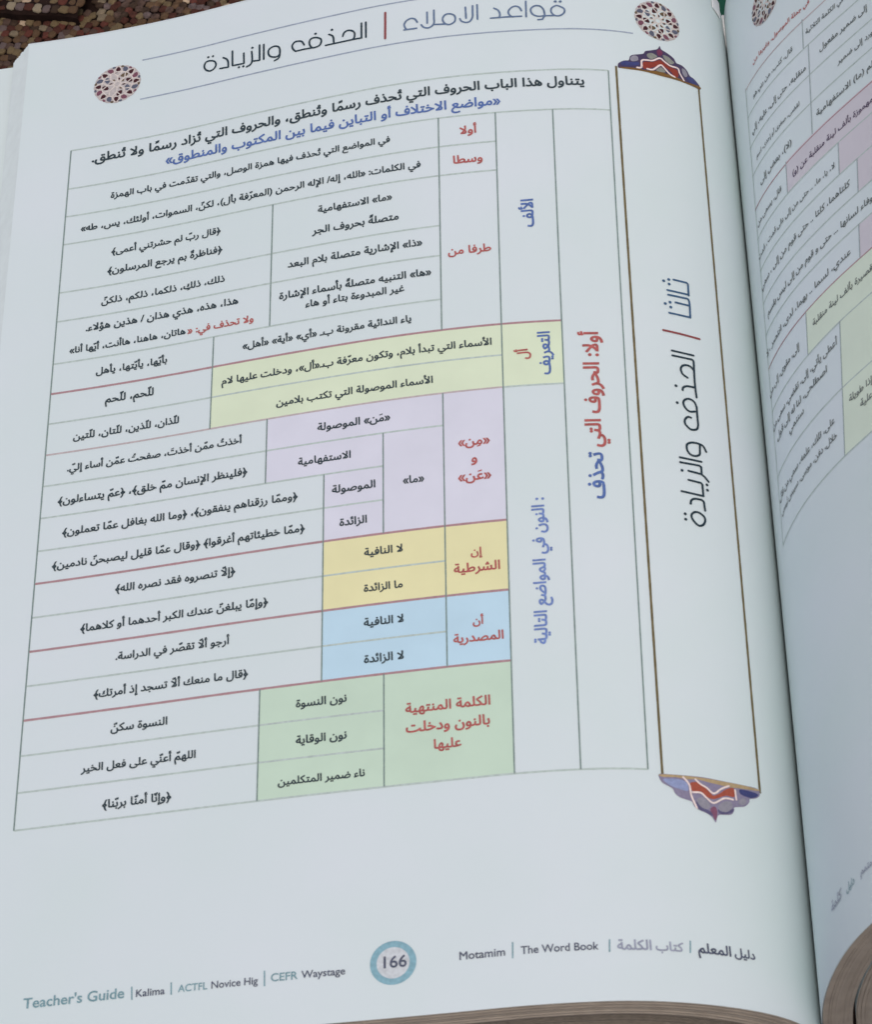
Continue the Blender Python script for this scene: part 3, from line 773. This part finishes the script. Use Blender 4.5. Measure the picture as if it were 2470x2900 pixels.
# stacks of leaves beneath, leaf by leaf at the cut edges
def stack(side, d0, d1, n, s0, s1, t0, t1, mat_edge, label=None, fan=1.0, jit=0.25, ns=70, mat_top=None):
    """leaves lying under the open page: every layer is a thin slab with its own slightly uneven edge"""
    V, F, FM = [], [], []
    S = np.linspace(s0, 1, ns)
    for k in range(n):
        a = d0 + (d1 - d0) * k / n
        th = (d1 - d0) / n * (0.995 if rng.random() < 0.75 else 0.93)
        se = s1 + fan * (a - d0) + rng.uniform(-jit, jit) * 0.6
        S = np.linspace(s0, se, ns)
        e0 = t0 + rng.uniform(-jit, jit) * 0.5
        e1 = t1 + rng.uniform(-jit, jit)
        TT = np.linspace(e0, e1, 6)
        s, t = np.meshgrid(S, TT)
        t[0] -= 1.3 * np.exp(-np.clip(S, 0, None) / 10.0) * (t0 < -0.8)
        top = surf(side, s, t, -a).reshape(-1, 3)
        bot = surf(side, s, t, -(a + th)).reshape(-1, 3)
        b = len(V)
        V += list(top) + list(bot)
        N = ns * 6
        def quad(q, m, flip=False):
            F.append(tuple(b + i for i in (q[::-1] if flip else q)))
            FM.append(m)
        for j in range(5):
            for i in range(ns - 1):
                if k == 0:
                    quad((j * ns + i, j * ns + i + 1, (j + 1) * ns + i + 1, (j + 1) * ns + i), 1)
                elif i > ns - 4 or j in (0, 4):
                    quad((j * ns + i, j * ns + i + 1, (j + 1) * ns + i + 1, (j + 1) * ns + i), 0 if j == 4 else 1)
                if k == n - 1:
                    quad((N + j * ns + i, N + j * ns + i + 1, N + (j + 1) * ns + i + 1, N + (j + 1) * ns + i), 1)
        for i in range(ns - 1):
            quad((i, i + 1, N + i + 1, N + i), 1)
            q = 5 * ns + i
            quad((q, q + 1, N + q + 1, N + q), 0)
        for j in range(5):
            q = j * ns + ns - 1
            quad((q, q + ns, N + q + ns, N + q), 1)
    return link('leaf_stack', V, F, [mat_edge, M['fore']], book, face_mats=FM, kind='stuff', label=label)


leaf_mesh('next_leaf', 'L', -4.0, 80, -1.7, 60, M['paper_under'], book, h=-0.14, thick=0.1, ns=60, nt=12, label='leaf edge showing just above the head of the left page')
leaf_mesh('next_leaf', 'R', -4.0, 80, -1.5, 60, M['paper_under'], book, h=-0.14, thick=0.1, ns=60, nt=12, label='leaf edge showing just above the head of the right page')
stack('L', 0.3, 7.0, 24, 0.6, 204.6, -1.0, HP - 0.2, M['edge'], 'upper stack of leaves under the left page', fan=1.0)
low = leaf_mesh('lower_leaf', 'L', 9.0, 236, -0.4, HP - 1.2, M['paper_under'], book, h=-7.9, ns=70, nt=12, label='wide leaf reaching out beyond the left page')
stack('L', 8.2, 27.0, 44, 9.0, 232, 0.2, HP - 2.6, M['edge_shaded'], 'lower stack of leaves under the left page', fan=0.1)
stack('R', 0.3, 6.6, 24, 0.6, 204, -1.0, HP - 0.2, M['edge'], 'upper stack of leaves under the right page', fan=-0.2, jit=0.14)
stack('R', 7.4, 12.0, 16, 3.0, 202, 0.2, HP - 0.8, M['edge'], 'middle stack of leaves under the right page', fan=-0.2, jit=0.14)
stack('R', 12.2, 34.0, 50, 5.0, 200, 0.4, HP - 2.0, M['edge_shaded'], 'lower stack of leaves under the right page', fan=-0.2, jit=0.14)


# folded leaf closing the head of the crease, and the white tab sticking up beside it
fv = []
for y, zt in ((1.9, -0.2), (0.6, -0.1), (-2.5, -0.6), (-7.0, -3.4)):
    for x, z in ((-0.25, -5.5), (-0.25, zt), (0.1, zt + 0.25), (0.45, zt), (0.45, -5.5)):
        fv.append((x * MM, y * MM, z * MM))
ff = [(j * 5 + i, j * 5 + i + 1, j * 5 + i + 6, j * 5 + i + 5) for j in range(3) for i in range(4)] + [(0, 1, 2, 3, 4), (19, 18, 17, 16, 15)]
link('folded_leaf', fv, ff, M['tab'], book, label='white fold of paper at the head of the crease')
leaf_mesh('paper_tab', 'L', 4.4, 9.4, -2.2, 3.2, M['tab'], book, h=0.45, thick=0.2, ns=8, nt=6, label='small white paper tab at the head of the spine')


# cover boards wrapped round the outside of both stacks
def board(side, d, s0, s1, label):
    S = np.linspace(s0, s1, 60)
    TT = np.linspace(0.5, HP - 3.0, 8)
    s, t = np.meshgrid(S, TT)
    top = surf(side, s, t, -d).reshape(-1, 3)
    bot = surf(side, s, t, -(d + 1.6)).reshape(-1, 3)
    N = len(top)
    F = []
    for j in range(7):
        for i in range(59):
            a = j * 60 + i
            F += [(a, a + 1, a + 61, a + 60), (N + a, N + a + 60, N + a + 61, N + a + 1)]
    for i in range(59):
        F += [(i, i + 1, N + i + 1, N + i), (420 + i, 421 + i, N + 421 + i, N + 420 + i)]
    for j in range(7):
        F += [(j * 60 + 59, j * 60 + 119, N + j * 60 + 119, N + j * 60 + 59)]
    return link('cover', np.vstack([top, bot]), F, M['cover'], book, smooth=False, label=label)


board('L', 27.2, 14, 234, 'cover under the left stack')
board('R', 34.3, 12, 204, 'cover under the right stack')

# ------------------------------------------------------------------ table on the left page
V = {'0': 189.9, 'a': 147.6, 'b': 133.0, 'c': 118.5, 'd': 104.0, 'e': 89.4, 'f': 74.8, 'g': 60.2, 'h': 45.4}
R = [40.35, 53.6, 63.0, 72.3, 88.1, 97.4, 110.8, 120.1, 129.3, 138.7, 148.0, 157.4, 166.9, 176.2, 185.7, 195.1, 204.5, 213.7, 223.1, 232.7, 242.3]
for a, b, r0, r1, mt, lb in (('a', 'g', 7, 9, 'cell_green', 'pale yellow green block of the table'),
                             ('b', 'f', 9, 11, 'cell_purple', 'upper lilac block of the table'),
                             ('c', 'f', 11, 13, 'cell_purple', 'lower lilac block of the table'),
                             ('c', 'f', 13, 15, 'cell_yellow', 'yellow block of the table'),
                             ('c', 'f', 15, 17, 'cell_blue', 'light blue block of the table'),
                             ('b', 'f', 17, 20, 'cell_sage', 'sage green block of the table')):
    patch_rect('table_cell', 'L', V[b], V[a], R[r0], R[r1], M[mt], left, label=lb)
ROWS = [(0, '0', 'h', 'line_h'), (1, '0', 'h', 'line_h'), (2, '0', 'f', 'line_h'), (3, '0', 'f', 'line_h'), (4, '0', 'e', 'line_h'), (5, '0', 'e', 'line_h'),
        (6, '0', 'e', 'line_h'), (7, '0', 'g', 'line_red'), (8, '0', 'f', 'line_h'), (9, '0', 'f', 'line_pink'), (9, 'f', 'g', 'line_h'), (10, '0', 'e', 'line_h'),
        (11, '0', 'd', 'line_h'), (12, '0', 'd', 'line_h'), (13, '0', 'f', 'line_red'), (14, '0', 'e', 'line_h'), (15, '0', 'f', 'line_red'), (16, '0', 'e', 'line_h'),
        (17, '0', 'f', 'line_red'), (18, '0', 'd', 'line_h'), (19, '0', 'd', 'line_h'), (20, '0', 'h', 'line_h')]
for r, a, b, mt in ROWS:
    ribbon('ruled_line', 'L', ((V[a], R[r]), (V[b], R[r])), 0.6 if mt == 'line_red' else 0.46, M[mt], left, h=0.09)
COLS = [('0', 0, 20), ('h', 0, 20), ('g', 1, 20), ('f', 1, 20), ('e', 1, 7), ('e', 9, 17), ('d', 10, 13), ('d', 17, 20), ('c', 11, 17), ('b', 3, 6), ('b', 9, 11),
        ('b', 17, 20), ('a', 6, 9)]
for c, r0, r1 in COLS:
    ribbon('ruled_line', 'L', ((V[c], R[r0]), (V[c], R[r1])), 0.34, M['line_v'], left, h=0.11)
# header rules, gilt frame of the chapter panel
ribbon('ruled_line', 'L', ((171.6, 12.45), (36.0, 12.4)), 0.42, M['line_blue'], left)
ribbon('ruled_line', 'L', ((171.5, 26.4), (38.2, 26.6)), 0.42, M['line_blue'], left)
ribbon('panel_frame', 'L', ((43.3, 38.6), (42.2, 243.6)), 0.58, M['gold'], left, h=0.1, label='gilt rule on the left of the chapter panel')
ribbon('panel_frame', 'L', ((19.1, 37.6), (18.2, 243.9)), 0.64, M['gold'], left, h=0.1, label='gilt rule on the right of the chapter panel')

for seg, txt, col, size, side in TEXTS:
    text_line(side, seg, txt, 'kr' if side == 'R' and col == 'k' else col, size, left if side == 'L' else right_pg)

groups = {}
for crop, col, w, kind, pts in STROKES:
    groups.setdefault((crop, col), []).append((w, kind, pts))
HEAD = {('h1', 'B'): 'steel blue words in the page header', ('h2', 'K'): 'black word in the page header', ('h2', 'R'): 'red bar in the page header',
        ('h3', 'K'): 'last black word of the page header', ('v1', 'V'): 'blue word at the top of the side panel', ('v1', 'R'): 'red slash in the side panel',
        ('v2', 'K'): 'black word in the side panel', ('v3', 'K'): 'last black word of the side panel'}
orn = {}
for (crop, col), items in groups.items():
    C = []
    for w, kind, pts in items:
        if kind == 2:
            C.append(circle(pts[0], w, 12))
        else:
            C += stroke_contours(pts, w, kind == 1)
    if crop in ('o1', 'o2'):
        orn.setdefault(crop, []).append((C, col, 0.2))
    else:
        print_union('headline_lettering', 'L', C, M[col], left, 0.16, HEAD[(crop, col)])
for crop, col, h, pts in PATCHES:
    c = smooth_path(pts, True)
    c = c if signed_area(c) > 0 else c[::-1]
    orn.setdefault(crop, []).append(([c], col, 0.12 + 0.025 * h))
for crop, lb in (('o1', 'dark blue and red ornament crowning the side panel'), ('o2', 'lavender and red ornament under the side panel')):
    VV, FF, MI, mats = [], [], [], []
    for C, col, h in orn[crop]:
        v, t = union(C)
        b = len(VV)
        VV += list(surf('L', v[:, 0], v[:, 1], h))
        FF += [tuple(b + i for i in f) for f in t]
        if M[col] not in mats:
            mats.append(M[col])
        MI += [mats.index(M[col])] * len(t)
    link('panel_ornament', VV, FF, mats, left, face_mats=MI, label=lb)

for a, b in BARS:
    ribbon('divider_bar', 'L', (a, b), 0.3, M['t'], left, h=0.14)


# page number ring
def disc_mesh(name, side, c, r0, r1, mat, parent, h, label=None, n=48):
    a = np.arange(n) * 2 * math.pi / n
    if r0 > 0:
        s = np.concatenate([c[0] + r0 * np.cos(a), c[0] + r1 * np.cos(a)])
        t = np.concatenate([c[1] + r0 * np.sin(a), c[1] + r1 * np.sin(a)])
        F = [(i, (i + 1) % n, n + (i + 1) % n, n + i) for i in range(n)]
    else:
        s = np.concatenate([[c[0]], c[0] + r1 * np.cos(a)])
        t = np.concatenate([[c[1]], c[1] + r1 * np.sin(a)])
        F = [(0, 1 + i, 1 + (i + 1) % n) for i in range(n)]
    return link(name, surf(side, s, t, h), F, mat, parent, label=label)


disc_mesh('page_number_disc', 'L', (102.15, 284.5), 0, 3.7, M['disc'], left, 0.07)
disc_mesh('page_number_ring', 'L', (102.15, 284.5), 3.6, 5.05, M['ring'], left, 0.1)


# rosette medallions of interlaced strapwork
def medallion(side, c, parent, label):
    R0 = 6.7
    VV, FF, MI, mats = [], [], [], []
    def add(C, col, h):
        v, t = union(C)
        b = len(VV)
        VV.extend(surf(side, v[:, 0], v[:, 1], h))
        FF.extend(tuple(b + i for i in f) for f in t)
        if M[col] not in mats:
            mats.append(M[col])
        MI.extend([mats.index(M[col])] * len(t))
    a = np.arange(96) * 2 * math.pi / 96
    rr = R0 * (0.95 + 0.045 * np.abs(np.cos(8 * a)))
    add([np.stack([c[0] + rr * np.cos(a), c[1] + rr * np.sin(a)], 1)], 'beige', 0.08)
    def blob(r, ang, lr, lt, col, tw=0.0):
        q = np.arange(10) * 2 * math.pi / 10
        x, y = lr * np.cos(q) * (1 + 0.35 * np.sin(q)), lt * np.sin(q)
        x, y = x * math.cos(tw) - y * math.sin(tw), x * math.sin(tw) + y * math.cos(tw)
        ca, sa = math.cos(ang), math.sin(ang)
        p = np.stack([c[0] + (r + x) * ca - y * sa, c[1] + (r + x) * sa + y * ca], 1)
        add([p if signed_area(p) > 0 else p[::-1]], col, 0.105 + random.random() * 0.02)
    for k in range(16):
        g = k * math.pi / 8
        blob(R0 * 0.80, g, 1.0, 0.72, ('brown', 'plum', 'brown', 'slate')[k % 4], 0.5)
        blob(R0 * 0.93, g + math.pi / 16, 0.35, 0.5, ('slate', 'beige', 'plum', 'olive')[k % 4])
    for k in range(8):
        g = k * math.pi / 4 + 0.2
        blob(R0 * 0.52, g, 1.15, 0.75, ('brown', 'olive', 'brown', 'slate')[k % 4], -0.6)
        blob(R0 * 0.27, g + 0.4, 0.5, 0.38, ('olive', 'brown')[k % 2])
    W = []
    for k in range(8):
        g = k * math.pi / 4
        for sg in (-1, 1):
            pts = [(c[0] + R0 * q * math.cos(g + sg * w), c[1] + R0 * q * math.sin(g + sg * w)) for q, w in ((0.12, 0.3), (0.4, 0.0), (0.66, 0.26), (0.94, 0.05))]
            W += stroke_contours(pts, 0.3, False)
    W += stroke_contours([(c[0] + R0 * 0.66 * math.cos(x), c[1] + R0 * 0.66 * math.sin(x)) for x in np.arange(12) * math.pi / 6], 0.3, True)
    add(W, 'strap', 0.15)
    return link('medallion', VV, FF, mats, parent, face_mats=MI, label=label)


medallion('L', (178.3, 19.4), left, 'round strapwork rosette at the outer end of the header')
medallion('L', (30.9, 20.3), left, 'round strapwork rosette beside the spine')
medallion('R', (30.9, 21.3), right_pg, None)

# ------------------------------------------------------------------ table on the right page
XR = 200
RT = [39.7, 49.8, 59.9, 69.2, 79.3, 89.5, 99.6, 109.9, 119.6, 129.75, 142.5, 161.5, 180.4]
patch_rect('table_cell', 'R', 36.1, XR, 79.3, 89.5, M['cell_pink'], right_pg, label='dusty pink heading band of the right table')
patch_rect('table_cell', 'R', 58.0, XR, 89.5, 99.6, M['cell_pink'], right_pg)
patch_rect('table_cell', 'R', 64.8, XR, 99.6, 109.9, M['cell_pink'], right_pg)
patch_rect('table_cell', 'R', 64.6, XR, 119.6, 129.75, M['cell_pink'], right_pg)
patch_rect('table_cell', 'R', 41.6, XR, 129.75, 142.5, M['cell_pale'], right_pg, label='pale green band of the right table')
patch_rect('table_cell', 'R', 56.0, XR, 142.5, 180.4, M['cell_pale'], right_pg)
for i, tt in enumerate(RT):
    mt = {0: 'line_pink', 4: 'line_red', 9: 'line_red'}.get(i, 'line_h')
    ribbon('ruled_line', 'R', ((16.8, tt + (0.8 if i in (0, 4) else 0)), (XR, tt)), 0.4, M[mt], right_pg, h=0.09)
for s, a, b in ((17.2, 39.7, 180.4), (46.0, 39.7, 49.8), (48.0, 49.8, 79.3), (36.1, 79.3, 89.5), (58.0, 89.5, 99.6), (64.8, 99.6, 109.9), (64.6, 119.6, 129.75),
                (41.6, 129.75, 142.5), (56.0, 142.5, 180.4), (120, 39.7, 180.4), (160, 39.7, 180.4), (XR, 39.7, 180.4)):
    ribbon('ruled_line', 'R', ((s, a), (s, b)), 0.38, M['line_r' if s != 17.2 else 'line_h'], right_pg, h=0.11)

# ------------------------------------------------------------------ rug, folder
ZR = -0.042
ground = []
n = 40
GX, GY = np.meshgrid(np.linspace(-0.9, 0.9, n), np.linspace(-0.9, 0.9, n))
GZ = ZR - 0.0012 + 0.0004 * np.sin(GX * 40) * np.cos(GY * 31)
Vg = np.stack([GX, GY, GZ], -1).reshape(-1, 3)
Fg = [(j * n + i, j * n + i + 1, (j + 1) * n + i + 1, (j + 1) * n + i) for j in range(n - 1) for i in range(n - 1)]
def rug_material():
    m = material('rug_backing', (0.018, 0.010, 0.008), 0.9, 0.4, 300, 0.6, 700, 0.1)
    return m


rug = link('rug', Vg, Fg, rug_material(), kind='structure')


def knot_mesh(seed):
    """one puffy woven stitch, about 1 x 1 x 0.45, slightly lopsided"""
    r = random.Random(seed)
    V, F = [], []
    rings = [(0.50, 0.0), (0.50, 0.14), (0.44, 0.24), (0.25, 0.29)]
    nn = 12
    sk = r.uniform(-0.06, 0.06)
    jit = [r.uniform(0.86, 1.1) for _ in range(nn)]
    for rad, z in rings:
        for i in range(nn):
            a = i * 2 * math.pi / nn + 0.3
            c, s = math.cos(a), math.sin(a)
            p = 4.5
            q = rad / (abs(c) ** p + abs(s) ** p) ** (1 / p) * jit[i]
            V.append((q * c + sk * z, q * s, z))
    for k in range(3):
        for i in range(nn):
            j = (i + 1) % nn
            F.append((k * nn + i, k * nn + j, (k + 1) * nn + j, (k + 1) * nn + i))
    F.append(tuple(3 * nn + i for i in range(nn)))
    me = bpy.data.meshes.new('stitch')
    me.from_pydata(V, [], F)
    me.polygons.foreach_set('use_smooth', [True] * len(me.polygons))
    return me


PAL = [((0.120, 0.088, 0.048), 5), ((0.085, 0.052, 0.030), 6), ((0.055, 0.022, 0.016), 5), ((0.070, 0.045, 0.035), 4), ((0.150, 0.120, 0.080), 3),
       ((0.100, 0.075, 0.070), 3), ((0.34, 0.26, 0.18), 1), ((0.040, 0.026, 0.018), 4), ((0.085, 0.030, 0.022), 2)]
KM = []
for i, (c, wgt) in enumerate(PAL):
    c = tuple(1.3 * v for v in c)
    KM += [material('wool_' + ('tan', 'brown', 'maroon', 'umber', 'khaki', 'mauve', 'straw', 'dark', 'rust')[i], c, 0.8, 0.35, 900, 0.6, 2500, 0.1)] * wgt
BRIGHT = [material('wool_pale_khaki', (0.21, 0.18, 0.125), 0.8, 0.3, 900, 0.6, 2500, 0.1), KM[0], material('wool_sand', (0.27, 0.225, 0.155), 0.8, 0.3, 900, 0.6, 2500, 0.1), KM[15]]
protos = []
for k in range(6):
    protos.append(knot_mesh(k))
mesh_cache = {}


def knot(mat, shp):
    key = (mat.name, shp)
    if key not in mesh_cache:
        me = protos[shp].copy()
        me.materials.clear()
        me.materials.append(mat)
        mesh_cache[key] = me
    return mesh_cache[key]


def project(p):
    q = Vector(p) - cam.matrix_world.translation
    z = q.dot(fwd)
    return 1235 + 8375.5 * q.dot(right) / z, 1450 + 8375.5 * q.dot(down) / z


spots = []
pitch = 0.0028
for j in range(-70, 70):
    for i in range(-80, 80):
        u, v = i * pitch, j * pitch
        x = -0.17 + u * math.cos(0.35) - v * math.sin(0.35) + 0.0006 * math.sin(j * 0.9)
        y = 0.06 + u * math.sin(0.35) * -1 + v * math.cos(0.35) + 0.0010 * math.sin(i * 0.33)
        if abs(x) > 0.45 or y < -0.05 or y > 0.3:
            continue
        # the folded edge of the rug lies on top, further away
        px, py = project((x, y, ZR))
        if py < 16 + 0.09 * px and px < 262:
            continue
        x += rng.uniform(-0.0005, 0.0005)
        y += rng.uniform(-0.0005, 0.0005)
        spots.append((px, py, x, y, ZR, 1.0, rng.uniform(-0.45, 0.45), False))
HU, HW = (0.95, -0.31), (0.31, 0.95)
for j in range(0, 7):
    for i in range(-10, 10):
        u, w = i * 0.0031 + 0.0015 * (j % 2), 0.0018 + j * 0.0031
        x, y = -0.2272 + HU[0] * u + HW[0] * w, 0.0912 + HU[1] * u + HW[1] * w
        if u > 0.0265:
            continue
        px, py = project((x, y, ZR + 0.0045))
        spots.append((px, py, x, y, ZR + 0.0045, 1.12, -0.25 + rng.uniform(-0.06, 0.06), True))
seen = [q for q in spots if -15 < q[0] < 800 and -15 < q[1] < 260 and q[1] < 215 - 0.19 * q[0] + 40]
rest = [q for q in spots if q not in seen]
seen.sort(key=lambda q: -(q[7] * 2 + q[5]))
rest += seen[300:]
for q in seen[:300]:
    px, py, x, y, z, sc, rz, br = q
    mt = random.choice(BRIGHT if br and random.random() < 0.75 else KM)
    o = bpy.data.objects.new('stitch', knot(mt, random.randrange(6)))
    COL.objects.link(o)
    o.parent = rug
    o.location = (x, y, z - 0.0004 + random.uniform(-0.0003, 0.0003))
    o.rotation_euler = (random.uniform(-0.12, 0.12), random.uniform(-0.12, 0.12), rz - 0.35 * (not br))
    o.scale = (pitch * sc * random.uniform(0.85, 1.2), pitch * sc * random.uniform(0.8, 1.1), pitch * random.uniform(0.7, 1.0))
# everything further out as one piece of the rug
RV, RF, RM, rmats = [], [], [], []
for q in rest:
    px, py, x, y, z, sc, rz, br = q
    me = protos[random.randrange(6)]
    mt = random.choice(KM)
    if mt not in rmats:
        rmats.append(mt)
    b = len(RV)
    c, s = math.cos(rz - 0.35), math.sin(rz - 0.35)
    k = pitch * 0.96 * sc
    for v in me.vertices:
        RV.append((x + k * (v.co.x * c - v.co.y * s), y + k * (v.co.x * s + v.co.y * c), z - 0.0004 + pitch * 0.8 * v.co.z))
    for p in me.polygons:
        RF.append(tuple(b + w for w in p.vertices))
        RM.append(rmats.index(mt))
link('stitches', RV, RF, rmats, rug, face_mats=RM, kind='stuff', smooth=True)

# thick folded hem carrying the bright stitches
hv, hf = [], []
nx = 24
for i in range(nx):
    u = -0.04 + i * 0.0029
    for w, z in ((0.0, ZR - 0.001), (0.0, ZR + 0.003), (0.0012, ZR + 0.0045), (0.03, ZR + 0.0045), (0.03, ZR - 0.001)):
        w2 = w + 0.0004 * math.sin(i * 0.7)
        hv.append((-0.2272 + HU[0] * u + HW[0] * w2, 0.0912 + HU[1] * u + HW[1] * w2, z))
for i in range(nx - 1):
    for k in range(4):
        hf.append((i * 5 + k, i * 5 + k + 1, (i + 1) * 5 + k + 1, (i + 1) * 5 + k))
link('folded_hem', hv, hf, rug_material(), rug)

# dark green folder under the head of the spine
fo = thing('green_folder', 'dark green card folder showing through the notch above the spine', 'folder', (0.0, 0.05, ZR + 0.002))


def slab(name, x0, x1, y0, y1, z0, z1, mat, parent):
    bm = bmesh.new()
    bmesh.ops.create_cube(bm, size=1)
    for v in bm.verts:
        v.co = Vector(((x0 + x1) / 2 + v.co.x * (x1 - x0), (y0 + y1) / 2 + v.co.y * (y1 - y0), (z0 + z1) / 2 + v.co.z * (z1 - z0)))
    bmesh.ops.bevel(bm, geom=bm.edges[:], offset=0.0006, segments=2, affect='EDGES')
    me = bpy.data.meshes.new(name)
    bm.to_mesh(me)
    bm.free()
    me.materials.append(mat)
    o = bpy.data.objects.new(name, me)
    COL.objects.link(o)
    o.parent = parent
    return o


slab('front_board', -0.055, 0.085, -0.03, 0.09, 0.002, 0.004, M['green'], fo)
slab('back_board', -0.055, 0.085, -0.03, 0.09, -0.002, 0.0, M['green'], fo)
